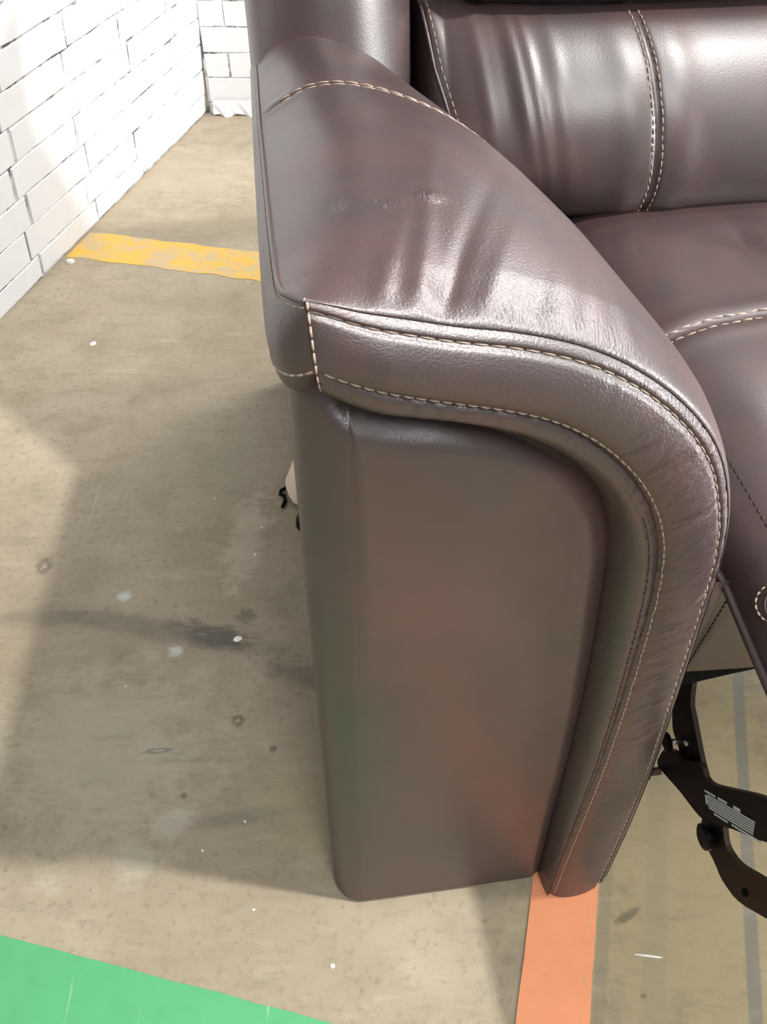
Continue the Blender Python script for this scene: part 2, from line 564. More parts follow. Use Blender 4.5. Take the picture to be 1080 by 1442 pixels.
S1p = [(.0129, .6481), (.0305, .6403), (.0488, .6358), (.0739, .6292), (.0999, .6242), (.1271, .616), (.1489, .606), (.173, .59), (.1936, .5716), (.2109, .551), (.2245, .5243), (.2354, .4899), (.2411, .4527), (.2440, .4121), (.2465, .367), (.2495, .311), (.2535, .2362), (.2552, .168), (.2554, .0895), (.2536, .0021)]
S2p = [(.0121, .621), (.0287, .6125), (.0477, .6054), (.0738, .5982), (.1009, .5906), (.1224, .5823), (.1417, .5699), (.159, .554), (.1766, .5321), (.19, .5065), (.1989, .4765), (.2034, .4379), (.2055, .3878), (.2070, .3218), (.2070, .2439), (.2044, .1646), (.2014, .0851), (.1995, .0021)]
S3p = [(.0156, .5937), (.0304, .5837), (.0500, .5775), (.0792, .5717), (.1091, .5591), (.1336, .5418), (.1517, .5243), (.1657, .5008), (.1753, .4642), (.1795, .4175), (.1841, .3564), (.1885, .2655), (.1909, .1534), (.1932, .0423), (.1934, .0)]
NS = 420
S1 = resample(S1p, NS, 2)
S2 = resample(S2p, NS, 2)
S3 = resample(S3p, NS, 2)
L1 = arclen(S1)
tg = np.gradient(S1, axis=0)
tg /= np.linalg.norm(tg, axis=1, keepdims=True)
N1 = np.stack([-tg[:, 1], tg[:, 0]], 1)
bl = np.exp(-L1 / 0.012)[:, None]
N1 = N1 * (1 - bl) + np.array([-.45, .9]) * bl
N1 /= np.linalg.norm(N1, axis=1, keepdims=True)
SG = S1 + N1 * np.interp(L1, [0, .12, .22, 1], [.006, .006, .0045, .0035])[:, None]
off = np.interp(L1, [0, .1, .16, .22, .28, .36, .45, 1], [.010, .011, .012, .011, .009, .004, .002, .002])[:, None]
J0 = SG + N1 * off
JR = resample([(-.001, .585), (.006, .602), (.02, .611), (.04, .614), (.068, .605), (.096, .586), (.124, .555), (.147, .518), (.165, .48), (.180, .44), (.193, .39), (.203, .33), (.21, .25), (.215, .12), (.217, 0)], NS, 1)

# ---- arm pad
NTp = 230
t = np.linspace(0, 1, NTp)
T0 = 0.26
th = np.clip(t / T0, 0, 1) * math.pi / 2
VS, RV, VE = -0.034, 0.085, 0.50
vt = np.where(t < T0, VS + RV * (1 - np.cos(th)), VS + RV + (t - T0) / (1 - T0) * (VE - VS - RV))
of = np.sin(th)
bu = np.interp(vt, [-.1, .15, .23, .32, .42, .5], [0, .02, .10, .34, .72, 1.0])
bw = np.clip((vt - 0.0) / 0.45, 0, 1)
A = SG[:, None, :] + off[:, None, :] * N1[:, None, :] * of[None, :, None]
U = A[:, :, 0] * (1 - bu) + JR[:, None, 0] * bu
Wd = A[:, :, 1] * (1 - bw) + JR[:, None, 1] * bw
padG = np.stack([U, np.broadcast_to(vt, U.shape), Wd], -1)
# left seam line
TL = np.array([(.0099, -.034, .653), (.0040, -.020, .648), (.0005, -.004, .642), (-.0005, .03, .6345), (-.001, .1, .624), (-.001, .2, .6115), (-.001, .3, .600), (.0005, .44, .585), (.001, .50, .58)])


def along(Pl, v):
    return np.stack([np.interp(v, Pl[:, 1], Pl[:, 0]), v, np.interp(v, Pl[:, 1], Pl[:, 2])], -1)


TLv = along(TL, vt)
corr = TLv - padG[0]
padG += corr[None] * np.exp(-L1 / 0.016)[:, None, None]
nrm = normals(padG)
if nrm[NS // 6, NTp // 2, 2] < 0:
    nrm = -nrm
sl = L1[:, None]
vv = vt[None, :]
d = 0.010 * gauss(vv - .135, .10) * np.clip((vv + .034) / .03, 0, 1) * np.exp(-((sl - .085) / .06) ** 2)
# soft folds rising from the front seam
for s0, sk, wd, am, ln in ((.045, .35, .006, .0026, .065), (.058, .60, .005, -.0022, .08), (.030, .40, .005, .0018, .05), (.076, .65, .006, .0016, .06), (.100, .50, .006, -.0012, .05), (.124, .4, .005, -.0008, .04), (.15, .1, .006, .0008, .05)):
    d = d + am * gauss(sl - s0 - sk * np.clip(vv + .03, 0, 1) * .6, wd) * np.exp(-np.clip(vv + .02, 0, 1) / ln) * np.clip((vv + .034) / .015, 0, 1)
# handled dents in the leather
for s0, v0, rs, rv, am in ((.022, .066, .006, .010, -.0006), (.045, .060, .007, .008, -.0006), (.068, .067, .008, .007, .0006), (.08, .23, .05, .025, -.0015), (.05, .11, .03, .04, -.0012)):
    d = d + am * gauss(sl - s0, rs) * gauss(vv - v0, rv)
# double seam near the rear
VSEAM = np.interp(sl, [0, .03, .06, .10, .2], [.300, .290, .278, .270, .263])
d = d - 0.0016 * gauss(vv - VSEAM, .0022) * np.clip(1 - (sl - .30) / .05, 0, 1)
d = d + 0.0010 * (gauss(vv - VSEAM - .008, .006) + gauss(vv - VSEAM + .008, .006)) * np.clip(1 - (sl - .30) / .05, 0, 1)
d = d * np.clip(sl / .006, 0, 1)
padG = padG + nrm * d[..., None]
cr = 0.50 * np.exp(-np.clip(vv + .034, 0, 1) / .10) * np.exp(-((sl - .12) / .16) ** 2) + .75 * (gauss(padG[..., 0] - .0347, .006) * gauss(vv - .066, .009) + gauss(padG[..., 0] - .0571, .009) * gauss(vv - .060, .008) + gauss(padG[..., 0] - .0801, .008) * gauss(vv - .067, .007)) + 0.02
arm = grid_obj('armrest', padG, sofa, crease=cr)
arm['label'] = 'padded leather armrest'
nrm = normals(padG)
if nrm[NS // 6, NTp // 2, 2] < 0:
    nrm = -nrm
sel = np.where((L1 > 0.008) & (L1 < 0.30))[0]
for dv in (-0.0036, 0.0036):
    path, nv = [], []
    for i in sel:
        k = np.interp(VSEAM[i, 0] + dv, vt, np.arange(NTp))
        k0 = int(k)
        path.append(padG[i, k0] * (1 - k + k0) + padG[i, k0 + 1] * (k - k0))
        nv.append(nrm[i, k0])
    stitches('stitching', np.array(path), np.array(nv), arm, M_THREAD, 0.0092, 0.0013, 0.0005)

# ---- front band
NB = 60
tb = np.linspace(0, 1, NB)[None, :]
fade = np.clip(L1 / 0.035, 0, 1)[:, None] ** 0.7
bulge = 0.0078 * np.sin(math.pi * tb) ** 0.75 * fade
UW = SG[:, None, :] * (1 - tb[..., None]) + S2[:, None, :] * tb[..., None]
V = -0.034 + (-0.043 + 0.034) * tb - bulge
T1 = 0.16
V = V + 0.0022 * gauss(tb - T1, .035) + 0.0022 * gauss(tb - 1.0, .10) + 0.0012 * gauss(tb, .05)
# puckers that run across the band
for s0 in np.arange(.05, .62, .0085):
    s0 = s0 + rng.uniform(-.003, .003)
    am = rng.uniform(.0002, .0011) * (.3 if s0 < .14 else 1) * (0.5 + 1.0 * math.exp(-((s0 - .33) / .16) ** 2))
    sk = rng.uniform(-.012, .012)
    side = rng.random() < .6
    V = V + am * gauss(L1[:, None] - s0 - sk * tb, rng.uniform(.0016, .0035)) * (np.exp(-tb / .45) if side else np.exp(-(1 - tb) / .4)) * np.clip(tb / .1, 0, 1)
for i in range(34):                        # longer creases across the bend
    s0 = rng.uniform(.17, .50)
    V = V + rng.uniform(.0008, .0018) * gauss(L1[:, None] - s0 - rng.uniform(-.03, .012) * tb, rng.uniform(.0010, .0018)) * gauss(tb - rng.uniform(.25, .75), rng.uniform(.18, .4))
bandG = np.stack([UW[..., 0], V, UW[..., 1]], -1)
ltop = L1[:, None]
crb = 0.28 + 0.72 * np.exp(-((ltop - .31) / .15) ** 2) * (0.4 + 0.6 * np.exp(-tb / .5))
band = grid_obj('front_band', bandG, arm, crease=crb, flip=True)


def toward(n, ref):
    sgn = np.sign((n * np.asarray(ref)).sum(-1, keepdims=True))
    sgn[sgn == 0] = 1
    return n * sgn


bn = toward(normals(bandG), (0, -1, 0))
k = int(T1 * (NB - 1))
stitches('stitching', bandG[:, k], bn[:, k], arm, M_THREAD, 0.0066, 0.0016, 0.0005)
stitches('stitching', bandG[2:, NB - 5], bn[2:, NB - 5], arm, M_THREAD, 0.0050, 0.0012, 0.0005)
# ---- gusset below the band
NG = 36
tgv = np.linspace(0, 1.0, NG)[None, :]
UW = S2[:, None, :] * (1 - tgv[..., None]) + S3[:, None, :] * tgv[..., None]
V = -0.043 + 0.0022 - 0.0040 * fade * np.sin(math.pi * np.clip(tgv * 1.15, 0, 1)) ** 0.8 + 0.036 * tgv ** 2.4
V = V + 0.0006 * gauss(tgv - .22, .05)
for s0 in np.arange(.05, .75, .012):
    s0 = s0 + rng.uniform(-.004, .004)
    V = V + rng.uniform(.0002, .0010) * gauss(L1[:, None] - s0, rng.uniform(.002, .004)) * np.exp(-tgv / .5)
gusG = np.stack([UW[..., 0], V, UW[..., 1]], -1)
gus = grid_obj('front_gusset', gusG, arm, crease=0.3, flip=True)
gn = toward(normals(gusG), (0, -1, 0))
kk = int(.22 * NG)
stitches('stitching', gusG[120:, kk], gn[120:, kk], arm, M_DTHREAD, 0.004, 0.0015, 0.00055)
kk = int(.80 * NG)
stitches('stitching', gusG[150:, kk], gn[150:, kk], arm, M_DTHREAD, 0.003, 0.0022, 0.0006, 0.0006)

# ---- left band that wraps the outer corner and runs back along the side
S2L = np.array([(.0121, -.0408, .621), (.0030, -.034, .6145), (-.0050, -.014, .607), (-.0065, .03, .598), (-.0065, .1, .588), (-.006, .2, .575), (-.005, .3, .565), (-.003, .50, .548)])
S3L = np.array([(.0156, -.012, .5937), (.0100, -.011, .588), (.0050, 0.002, .581), (.0045, .03, .574), (.004, .1, .566), (.004, .2, .555), (.004, .3, .545), (.004, .50, .53)])
NL = 160
q = np.linspace(0, 1, NL)
qa = q ** 1.6


def bylen(Pl, n, warp):
    Q = resample(Pl, 400, 1)
    l = arclen(Q)
    x = warp * l[-1]
    return np.stack([np.interp(x, l, Q[:, i]) for i in range(3)], 1)


ltopP, lmidP, lbotP = (bylen(np.array(x), NL, qa) for x in (TL, S2L, S3L))
tl = np.linspace(0, 1, 24)[None, :, None]
lbG = ltopP[:, None] * (1 - tl) + lmidP[:, None] * tl
outv = np.gradient(lmidP, axis=0)
outv = np.stack([-outv[:, 1], outv[:, 0], np.zeros(NL)], 1)
outv /= np.linalg.norm(outv, axis=1, keepdims=True)
lbG = lbG + outv[:, None] * (0.0045 * np.sin(math.pi * tl) * np.clip(q * 8, 0, 1)[:, None, None])
grid_obj('side_band', lbG, arm, crease=0.25)
tl = np.linspace(0, 1, 16)[None, :, None]
llG = lmidP[:, None] * (1 - tl) + lbotP[:, None] * tl + outv[:, None] * (0.003 * np.sin(math.pi * tl) * np.clip(q * 8, 0, 1)[:, None, None])
grid_obj('side_gusset', llG, arm, crease=0.2)
nn = outv
stitches('stitching', lbG[:, 22], nn, arm, M_THREAD, 0.0045, 0.0012, 0.0006)
stitches('stitching', lbG[:, 2], nn, arm, M_THREAD, 0.0045, 0.0012, 0.0005)
tube('seam_piping', ltopP[1:], 0.0016, arm, LEATHER, 6)
# short upright seam between the front band and side band
up = np.linspace(0, 1, 14)[:, None]
vs = bandG[0][np.linspace(0, NB - 1, 14).astype(int)] + np.array([0.0006, -0.0008, 0])
stitches('stitching', vs, np.tile(np.array([[-.4, -.9, .1]]), (14, 1)), arm, M_THREAD, 0.0046, 0.0012, 0.0006)
vs2 = gusG[0][:20] + np.array([0.0006, -0.0008, 0])
stitches('stitching', vs2, np.tile(np.array([[-.4, -.9, .1]]), (20, 1)), arm, M_THREAD, 0.0046, 0.0012, 0.0005)

# ---- front and outer side panel
pl = [(0.0, v) for v in np.linspace(.80, .02, 30)]
R0 = 0.026
for a in np.linspace(0, 1, 26)[0:]:
    an = math.pi + a * math.pi / 2
    pl.append((R0 + R0 * math.cos(an), 0.001 + R0 * math.sin(an)))
pl += [(u, -.025) for u in np.linspace(.0275, .222, 120)]
pl = np.array(pl)
ptan = np.gradient(pl, axis=0)
pout = np.stack([ptan[:, 1], -ptan[:, 0]], 1)
pout /= np.linalg.norm(pout, axis=1, keepdims=True)
wtop = np.where(pl[:, 1] > 0, np.interp(pl[:, 1], [0, .1, .5, .8], [.588, .575, .545, .53]), .60)
h = np.concatenate([[0, .0015, .004], np.linspace(.008, 1, 150)])
base = np.stack([np.broadcast_to(pl[:, None, 0], (len(pl), len(h))), np.broadcast_to(pl[:, None, 1], (len(pl), len(h))), wtop[:, None] * h[None]], -1)
xe = np.clip((pl[:, 0:1] - .0275) / (.222 - .0275), 0, 1)
ue = np.clip(np.interp(base[..., 2], S3[::-1, 1], S3[::-1, 0]) + .007, .029, 1)
base[..., 0] = np.where(pl[:, 0:1] > .0275, .0275 + (ue - .0275) * xe, base[..., 0])
poly = S3
pu, pw = base[..., 0].ravel(), base[..., 2].ravel()
dist = np.full(pu.shape, 9.0)
for i in range(0, NS - 2, 2):
    e_ = poly[i + 2] - poly[i]
    f_ = np.clip(((pu - poly[i, 0]) * e_[0] + (pw - poly[i, 1]) * e_[1]) / (e_ @ e_ + 1e-12), 0, 1)
    dist = np.minimum(dist, np.hypot(pu - poly[i, 0] - f_ * e_[0], pw - poly[i, 1] - f_ * e_[1]))
ins = np.zeros(pu.shape, bool)
su = np.interp(pw, S3[::-1, 1], S3[::-1, 0])
wt = np.interp(pu, S3[:200, 0], S3[:200, 1])
ins = (pu < su) & (pw < wt)
sd = np.where(ins, dist, -dist).reshape(base.shape[:2])
front = np.clip((pl[:, 0] - .004) / .02, 0, 1)[:, None] * np.where(pl[:, 1] < 0.01, 1, 0)[:, None]
xx = np.clip((sd + .012) / .022, 0, 1)
puff = -0.011 * (1 - xx * xx * (3 - 2 * xx)) * front
topd = wt.reshape(base.shape[:2]) - base[..., 2]
puff = puff + 0.0085 * (1 - np.exp(-np.clip(topd, 0, 1) / .0060)) * np.exp(-np.clip(topd, 0, 1) / .16) * front * (lambda x_: x_ * x_ * (3 - 2 * x_))(np.clip((pl[:, 0:1] - .004) / .035, 0, 1)) * np.clip((.158 - base[..., 0]) / .07, 0, 1)
puff = puff + 0.004 * np.sin(np.clip(base[..., 2] / .57, 0, 1) * math.pi) * np.sin(np.clip(pl[:, 0:1] / .2, 0, 1) * math.pi) * front
puff = puff - 0.004 * np.clip(1 - h / .008, 0, 1)[None]
pan = base.copy()
pan[..., 0] += pout[:, None, 0] * puff
pan[..., 1] += pout[:, None, 1] * puff
crp = 0.05 + 0.25 * np.exp(-np.clip(sd, 0, 1) / .02)
grid_obj('front_panel', pan, arm, crease=crp)

# ---- side wing of the back, rising behind the arm
NWp = 90
wp = resample([(-.001, .80), (-.003, .60), (-.003, .50), (.000, .465), (.008, .446), (.026, .434), (.045, .427), (.066, .427), (.088, .433), (.108, .446), (.124, .464), (.135, .487), (.141, .52), (.146, .55), (.147, .62)], NWp, 2)
hw = np.linspace(.42, 1.02, 70)
rec = .34 * np.clip(hw - .56, 0, 1)
inset = 0.02 * np.clip((hw - .97) / .05, 0, 1) ** 2 + .0
U = np.broadcast_to(wp[:, None, 0], (NWp, 70)) + 0.0
V = wp[:, None, 1] - .018 + rec[None] + inset[None] * 1.2
# pulled-in line where the wing meets the arm, puffed above it
V = V - 0.014 * gauss(hw - .67, .08)[None] * np.sin(np.clip((wp[:, None, 0]) / .15, 0, 1) * math.pi)
U = U + 0.006 * np.clip((hw[None] - .56) / .2, 0, 1) * (wp[:, None, 0] / .15 - .5)
G = np.stack([U, V, np.broadcast_to(hw, U.shape)], -1)
wing = grid_obj('back_wing', G, sofa, crease=0.08)
tube('seam_piping', G[14, :, :] + np.array([-.001, -.001, 0]), 0.0018, wing, LEATHER, 6)

# ---- outer back shell
sh = []
for w_, (f, r) in zip((0.02, .5, 1.0, 1.03), ((.60, .80), (.60, .81), (.68, .84), (.70, .82))):
    sh.append([(.004, f, w_), (.86, f, w_), (.86, r, w_), (.004, r, w_)])
Vv = [p for ring in sh for p in ring]
Ff = [(3, 2, 1, 0), (12, 13, 14, 15)]
for a in range(3):
    for i in range(4):
        j = (i + 1) % 4
        Ff.append((a * 4 + i, a * 4 + j, a * 4 + 4 + j, a * 4 + 4 + i))
pyobj('back_shell', Vv, Ff, LEATHER, sofa)

# ---- lumbar back cushion
pp = resample([(.150, .60), (.149, .52), (.152, .475), (.157, .452), (.168, .438), (.188, .424), (.22, .409), (.26, .399), (.32, .392), (.42, .388), (.6, .388), (.86, .392)], 320, 1)
prof = resample([(.17, .592), (.115, .607), (.080, .609), (.055, .596), (.032, .573), (.014, .546), (.003, .516), (.0, .49), (.006, .466), (.024, .447), (.08, .436)], 120, 3)
U = np.broadcast_to(pp[:, None, 0], (320, 120)).copy()
V = pp[:, None, 1] + prof[None, :, 0] * np.clip((pp[:, None, 0] - .12) / .05, 0, 1)
Wc = np.broadcast_to(prof[None, :, 1], (320, 120)).copy()
us = np.interp(prof[:, 1], [.44, .455, .5, .54, .58, .61], [.350, .350, .350, .347, .342, .334])[None]
seam = gauss(U - us, .0032)
V = V + .0040 * seam - .003 * gauss(U - us - .022, .016) - .003 * gauss(U - us + .022, .016)
for u0, lean_, am, wd in ((.203, .16, -.0022, .006), (.222, .14, .0016, .008), (.2345, .20, -.0030, .006), (.247, .20, -.0022, .005), (.266, .15, -.0012, .007)):
    V = V + am * gauss(U - u0 + lean_ * (Wc - .53), wd) * np.clip((Wc - .47) / .06, 0, 1)
G = np.stack([U, V, Wc], -1)
cush = grid_obj('back_cushion', G, sofa, crease=0.04)
cush['label'] = 'lumbar roll of the sofa back'
cn = toward(normals(G), (0, -1, .2))
for dlt in (-.0046, .0042):
    path, nv = [], []
    for j in range(120):
        if .442 < prof[j, 1] and prof[j, 0] < .085:
            i = int(np.argmin(abs(pp[:, 0] - (us[0, j] + dlt))))
            x0 = pp[i, 0]
            path.append(G[i, j] + np.array([us[0, j] + dlt - x0, 0, 0]))
            nv.append(cn[i, j])
    path, nv = np.array(path), np.array(nv)
    stitches('stitching', path, nv, cush, M_THREAD, 0.0055, 0.0018, 0.00055, 0.0009)
ep, en, eg = [], [], []
for j in range(120):
    if prof[j, 0] < .10:
        ut = np.interp(prof[j, 1], [.44, .53, .57, .61], [.186, .177, .164, .157])
        i = int(np.argmin(abs(pp[:, 0] - ut)))
        ep.append(G[i, j] + np.array([ut - pp[i, 0], 0, 0]))
        en.append(cn[i, j])
        eg.append(G[i, j] + np.array([ut - pp[i, 0] - .006, .002, 0]))
stitches('stitching', np.array(ep), np.array(en), cush, M_THREAD, 0.0060, 0.0018, 0.0005, 0.0006)
tube('seam_piping', np.array(eg), 0.0016, cush, LEATHER, 6)

# ---- upper back cushion
pr2 = resample([(.15, .617), (.085, .616), (.055, .624), (.035, .66), (.035, .74), (.06, .86), (.09, .96), (.17, 1.0)], 60, 2)
pp2 = resample([(.190, .60), (.190, .50), (.198, .46), (.22, .44), (.27, .425), (.4, .42), (.86, .42)], 120, 1)
U = np.broadcast_to(pp2[:, None, 0], (120, 60))
V = pp2[:, None, 1] + pr2[None, :, 0] * np.clip((pp2[:, None, 0] - .17) / .05, 0, 1)
grid_obj('upper_cushion', np.stack([U, V, np.broadcast_to(pr2[None, :, 1], U.shape)], -1), sofa, crease=0.08, flip=True)

# ---- seat cushion running out over the open footrest
sv = resample([(.52, .440), (.44, .452), (.36, .462), (.25, .464), (.15, .461), (.08, .455), (.02, .446), (-.04, .436), (-.10, .428), (-.15, .425), (-.19, .421), (-.212, .408), (-.220, .388), (-.214, .368)], 240, 1)
sx = resample([(.284, -.062), (.2835, -.052), (.2850, -.043), (.2895, -.031), (.298, -.018), (.312, -.008), (.334, -.002), (.37, 0), (.45, .002), (.6, .002), (.86, -.004)], 200, 1)
U = np.broadcast_to(sx[:, None, 0], (200, 240)).copy()
U = U - np.interp(sv[:, 0], [-1, .0, .06, .2, 1], [0, 0, .008, .03, .04])[None] * np.exp(-(sx[:, None, 0] - .284) / .05)
V = np.broadcast_to(sv[None, :, 0], U.shape).copy()
Wc = sv[None, :, 1] + sx[:, None, 1]
for u0, v0, ru, rv, am in ((.41, .32, .012, .035, -.004), (.44, .31, .014, .04, .004), (.47, .32, .012, .04, -.004), (.50, .31, .014, .03, .003), (.38, .30, .02, .03, .002), (.33, .08, .02, .05, .002)):
    Wc = Wc + am * gauss(U - u0, ru) * gauss(V - v0, rv)
vs_ = np.interp(U, [.24, .29, .34, .38, .6], [.180, .193, .204, .208, .208])
Wc = Wc - .0030 * gauss(V - vs_, .0045) + .0012 * (gauss(V - vs_ - .014, .008) + gauss(V - vs_ + .014, .008))
G = np.stack([U, V, Wc], -1)
seat = grid_obj('seat_cushion', G, sofa, crease=0.06)
sn = toward(normals(G), (0, 0, 1))
for dv in (-.0048, .0048):
    path, nv = [], []
    for i in range(20, 200):
        j = int(np.argmin(abs(V[i] - vs_[i] - dv)))
        path.append(G[i, j] + np.array([0, (vs_[i, j] + dv - V[i, j]), 0]))
        nv.append(sn[i, j])
    stitches('stitching', np.array(path), np.array(nv), seat, M_THREAD, 0.0080, 0.0020, 0.0007)
jj = (sv[:, 0] < .25) & (sv[:, 0] > -.21)
edge = G[2][jj]
tube('seam_piping', edge + np.array([-.0008, 0, 0]), 0.0034, seat, LEATHER, 8)
stitches('stitching', G[18][jj], sn[18][jj], seat, M_DTHREAD, 0.004, 0.0018, 0.0006)
# stitched tab where the chaise panel begins
tab = np.array([(.302, -.027, .4225), (.2955, -.0235, .4166), (.2925, -.0226, .4131), (.2903, -.0227, .4093), (.2885, -.0239, .4053), (.2873, -.0269, .4019), (.2869, -.0313, .4001), (.2872, -.036, .4000), (.288, -.0406, .4014), (.290, -.047, .405)])
tab = resample(tab, 60, 1) + np.array([-.0008, -.0004, .0006])
tnv = np.tile([[-.8, -.3, .5]], (60, 1))
stitches('stitching', tab, tnv, seat, M_THREAD, 0.0034, 0.0012, 0.0007, 0.0008)
inner = tab + np.array([.0035, -.0040, .003])
tube('seam_piping', inner, 0.0014, seat, LEATHER, 6)

# ---- front rail under the seat
rp = [(.256, v) for v in np.linspace(.30, .022, 10)]
for a in np.linspace(0, 1, 14)[1:]:
    an = math.pi + a * math.pi / 2
    rp.append((.278 + .022 * math.cos(an), .022 + .022 * math.sin(an)))
rp += [(u, 0.0) for u in np.linspace(.281, .86, 90)]
rp = np.array(rp)
hr = np.linspace(0, 1, 40)
zb = np.interp(rp[:, 0], [.25, .27, .36, .86], [.291, .290, .282, .275])
G = np.stack([np.broadcast_to(rp[:, None, 0], (len(rp), 40)), rp[:, None, 1] - .004 * np.sin(hr * math.pi)[None] * np.ones((len(rp), 1)), zb[:, None] + (.394 - zb)[:, None] * hr[None]], -1)
us = np.interp(hr, [0, .35, .9, 1], [.271, .276, .283, .284])
G[..., 1] += .0022 * gauss(G[..., 0] - us[None], .0022) * (rp[:, 1:2] < .01)
rail = grid_obj('front_rail', G, sofa, crease=0.08)
path = np.stack([us + .001, np.full(40, -.0045), .290 + (.394 - .290) * hr], -1)
stitches('stitching', path[4:], np.tile([[0, -1, 0]], (36, 1)), rail, M_DTHREAD, 0.003, 0.0016, 0.0008)
# black under-cover below the rail
NU = 40
uu = np.linspace(.256, .86, NU)
low = np.interp(uu, [.256, .28, .31, .36, .86], [.262, .263, .270, .279, .262]) + .0
top = np.interp(uu, [.256, .28, .36, .86], [.293, .292, .285, .278])
Vv, Ff = [], []
for a in range(NU):
    Vv += [(uu[a], .002, top[a]), (uu[a], .004, low[a]), (uu[a], .30, low[a]), (uu[a], .30, top[a])]
for a in range(NU - 1):
    for i in range(4):
        j = (i + 1) % 4
        Ff.append((a * 4 + i, a * 4 + j, a * 4 + 4 + j, a * 4 + 4 + i))
Ff += [(3, 2, 1, 0), tuple(range(NU * 4 - 4, NU * 4))]
pyobj('dust_cover', Vv, Ff, M_CLOTH, sofa)

# ---- steel footrest linkage
linkage = empty('footrest_linkage', parent=sofa)
linkage['label'] = 'black steel folding linkage'


def plate(name, pts, u, th, parent):
    pts = np.array(pts)
    fine = []
    for i in range(len(pts)):              # softened corners
        a_, b_, c_ = pts[i - 1], pts[i], pts[(i + 1) % len(pts)]
        fine += [b_ + (a_ - b_) * .28, b_ + (a_ - b_) * .09 + (c_ - b_) * .09, b_ + (c_ - b_) * .28]
    pts = np.array(fine)
    n = len(pts)
    V = [(u, a, b) for a, b in pts] + [(u + th, a, b) for a, b in pts]
    ar = sum(pts[i][0] * pts[(i + 1) % n][1] - pts[(i + 1) % n][0] * pts[i][1] for i in range(n))
    f1, f2 = tuple(range(n)), tuple(range(2 * n - 1, n - 1, -1))
    if ar > 0:
        f1, f2 = f1[::-1], f2[::-1]
    Fc = [f1, f2]
    for i in range(n):
        j = (i + 1) % n
        q_ = (i, j, n + j, n + i)
        Fc.append(q_ if ar > 0 else q_[::-1])
    o = pyobj(name, V, Fc, [M_BLACK, M_EDGE], parent)
    for p in o.data.polygons:
        if len(p.vertices) == 4:
            p.material_index = 1
    return o


barA = [(.060, .262), (.050, .290), (.0193, .290), (.0033, .2389), (-.0081, .2329), (-.0375, .2147), (-.0521, .21), (-.0184, .1809), (-.0052, .1866), (.0108, .1885), (.0274, .2201)]
barB = [(.0051, .1404), (.0029, .1706), (-.0115, .1896), (-.0224, .1949), (-.0429, .2255), (-.0572, .2208), (-.0798, .2544), (-.0991, .2838), (-.1097, .2973), (-.130, .326), (-.155, .310), (-.1277, .2714), (-.121, .2602), (-.0985, .2304), (-.0791, .1982), (-.066, .1834), (-.0355, .1671), (-.0126, .1512)]
barC = [(-.0600, .1800), (-.0786, .1985), (-.0922, .1848), (-.1095, .1925), (-.1281, .216), (-.1397, .2293), (-.162, .263), (-.185, .247), (-.1561, .2058), (-.1272, .1663), (-.1055, .1546), (-.0897, .155), (-.0703, .1487), (-.0600, .1600)]
plate('link_bar', barA, .2955, .004, linkage)
pb = plate('link_bar', barB, .2900, .0045, linkage)
plate('link_bar', barC, .3000, .0045, linkage)


def rivet(v, w, u0, u1, r, mat, name='rivet', cap=None):
    Vv, Ff = [], []
    rings = [(u1, r * .55), (u0 + .002, r * .55), (u0 + .002, r), (u0, r), (u0 - .0012, r * .75)]
    n = 20
    for (u_, rr) in rings:
        for k_ in range(n):
            a_ = 2 * math.pi * k_ / n
            Vv.append((u_, v + rr * math.cos(a_), w + rr * math.sin(a_)))
    for a_ in range(len(rings) - 1):
        for k_ in range(n):
            j_ = (k_ + 1) % n
            Ff.append((a_ * n + k_, a_ * n + j_, (a_ + 1) * n + j_, (a_ + 1) * n + k_))
    Ff.append(tuple(range((len(rings) - 1) * n, len(rings) * n)))
    return pyobj(name, Vv, Ff, mat, linkage, False)


r1 = rivet(-.0075, .1985, .2815, .284, .0085, M_BLACK)
tube('rivet_pin', [(.283, -.0075, .1985), (.297, -.0075, .1985)], .0025, r1, M_SILVER, 10)
rivet(-.0016, .1390, .2790, .292, .0065, M_EDGE)
r3 = rivet(-.0760, .1680, .2930, .304, .0105, M_BLACK)
ring = [(.2955, -.0760 + .0098 * math.cos(a_), .1680 + .0098 * math.sin(a_)) for a_ in np.linspace(-2.6, .2, 14)]
tube('rivet_rim', np.array(ring) + np.array([.002, 0, 0]), .0011, r3, M_SILVER, 6)
rivet(-.0135, .2050, .2945, .296, .0028, M_SILVER)
rivet(-.1285, .1860, .2994, .3005, .0032, M_CLOTH, 'bolt_hole')

# printed label lines on the lower link
la, lb = np.array([-.0640, .2085]), np.array([-.1165, .2665])
ld = (lb - la) / np.linalg.norm(lb - la)
lp = np.array([ld[1], -ld[0]])
if lp[1] > 0:
    lp = -lp
LL = np.linalg.norm(lb - la)
Vv, Ff = [], []


def strip(a0, a1, off_, wd):
    b_ = len(Vv)
    for (x, y) in ((a0, off_ - wd), (a1, off_ - wd), (a1, off_ + wd), (a0, off_ + wd)):
        p = la + ld * x + lp * y
        Vv.append((.28985, p[0], p[1]))
    for (x, y) in ((a0, off_ - wd), (a1, off_ - wd), (a1, off_ + wd), (a0, off_ + wd)):
        p = la + ld * x + lp * y
        Vv.append((.2896, p[0], p[1]))
    Ff.append((b_ + 4, b_ + 5, b_ + 6, b_ + 7))
    for i in range(4):
        j = (i + 1) % 4
        Ff.append((b_ + i, b_ + j, b_ + 4 + j, b_ + 4 + i))


for i in range(6):
    strip(.004, LL - .002 - .001 * i, -.0042 + .0019 * i, .00055)
strip(.000, .018, -.0066, .0007)
strip(.022, .036, -.0066, .0009)
strip(.046, .056, -.0066, .0012)
strip(.012, .034, .0078, .0007)
strip(.040, LL + .004, .0078, .0007)
strip(.000, .003, .0, .0035)
pyobj('label_print', Vv, Ff, M_PRINT, pb)

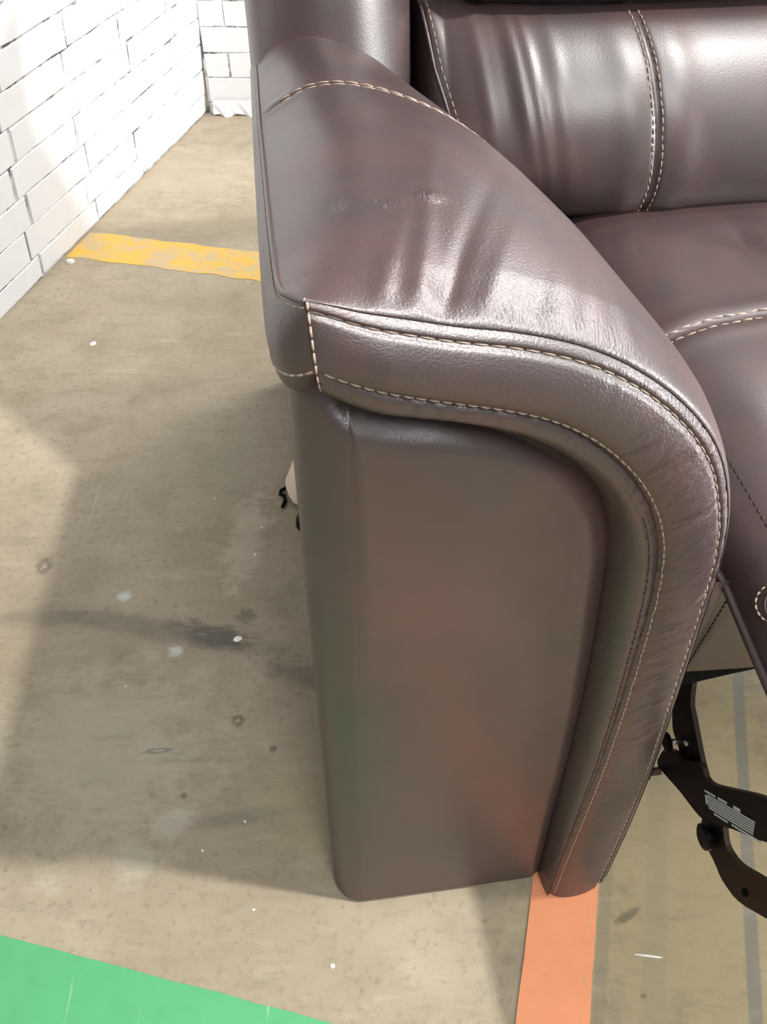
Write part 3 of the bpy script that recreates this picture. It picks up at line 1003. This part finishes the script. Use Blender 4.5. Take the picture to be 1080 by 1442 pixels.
# ---- small bits at the outer foot of the sofa
fl = []
for a_ in np.linspace(0, 1, 8):
    for b_ in np.linspace(0, 1, 5):
        wv_ = math.sin(a_ * math.pi) ** .8
        fl.append((.004 - (.018 * wv_) * b_, .50 + .09 * a_, .012 + .030 * (1 - b_) + .004 * math.sin(a_ * 9 + b_ * 3)))
G = np.array(fl).reshape(8, 5, 3)
grid_obj('cloth_tag', G, sofa, M_BEIGE)
tube('dark_cord', [(-.004, .552, .006), (-.014, .548, .004), (-.021, .545, .003), (-.0225, .538, .003), (-.017, .534, .003), (-.0165, .524, .003), (-.021, .512, .003)], .0024, sofa, M_CLOTH, 6)
foot = []
tube('foot', [(.010, .478, .0), (.010, .478, .012), (.010, .478, .014)], .0155, sofa, M_BLACK, 14, [1, .9, .5])

# ------------------------------------------------------------------ litter on the floor
def chip(name, x, y, r, h, label, group=None, elong=1.0, rot=0.0):
    n = 7
    V = []
    for z, sc in ((0.0, 1.0), (h, .75)):
        for i in range(n):
            a_ = 2 * math.pi * i / n
            rr = r * random.uniform(.7, 1.15) * sc
            px, py = rr * math.cos(a_) * elong, rr * math.sin(a_)
            V.append((px * math.cos(rot) - py * math.sin(rot), px * math.sin(rot) + py * math.cos(rot), z))
    Fc = [tuple(range(n - 1, -1, -1)), tuple(range(n, 2 * n))] + [(i, (i + 1) % n, n + (i + 1) % n, n + i) for i in range(n)]
    o = pyobj(name, V, Fc, M_WHITE)
    o.location = (x, y, 0)
    o['label'] = label
    o['category'] = 'debris'
    if group:
        o['group'] = group
    return o


for x, y, r in ((-.2324, .8762, .0013), (-.1616, .8206, .0019), (-.1661, .7721, .0015), (-.1215, .324, .0013), (-.2919, .5714, .0011), (-.139, .4104, .0012), (-.1775, .3805, .0012)):
    chip('paint_chip', x, y, r, .0008, 'tiny white paint chip lying on the bare concrete beside the sofa arm', 'tiny white paint chips on the concrete', 1.3, random.uniform(0, 3))
chip('plaster_crumb', -.590, 1.515, .007, .005, 'white plaster crumb on the floor at the foot of the left brick wall', None, 1.2, .4)
chip('paper_scrap', -.1724, .6371, .0045, .001, 'small white paper scrap on the dark floor stain left of the sofa arm', None, 1.3, .1)
chip('paint_flake', -.4853, 1.2477, .005, .0015, 'pale flake on the sunlit concrete between yellow stripe and shadow', None, 1.3, .6)
chip('white_strip', .2403, .2830, .0012, .0006, 'thin white strip on the concrete right of the orange stripe', None, 11.0, -.12)
chip('paint_crumb', -.0458, .2749, .0022, .001, 'pale crumb on the concrete just beyond the right end of the green paint', None, 1.2, .3)

for n_, l_ in (('yellow_stripe', 'worn yellow painted floor stripe'), ('orange_stripe', 'orange painted floor stripe'), ('green_paint_area', 'bright green painted floor band'),
               ('cloth_tag', 'beige cloth tag'), ('dark_cord', 'thin dark cord end'), ('label_print', 'white printed lines of a warning sticker')):
    bpy.data.objects[n_]['label'] = l_
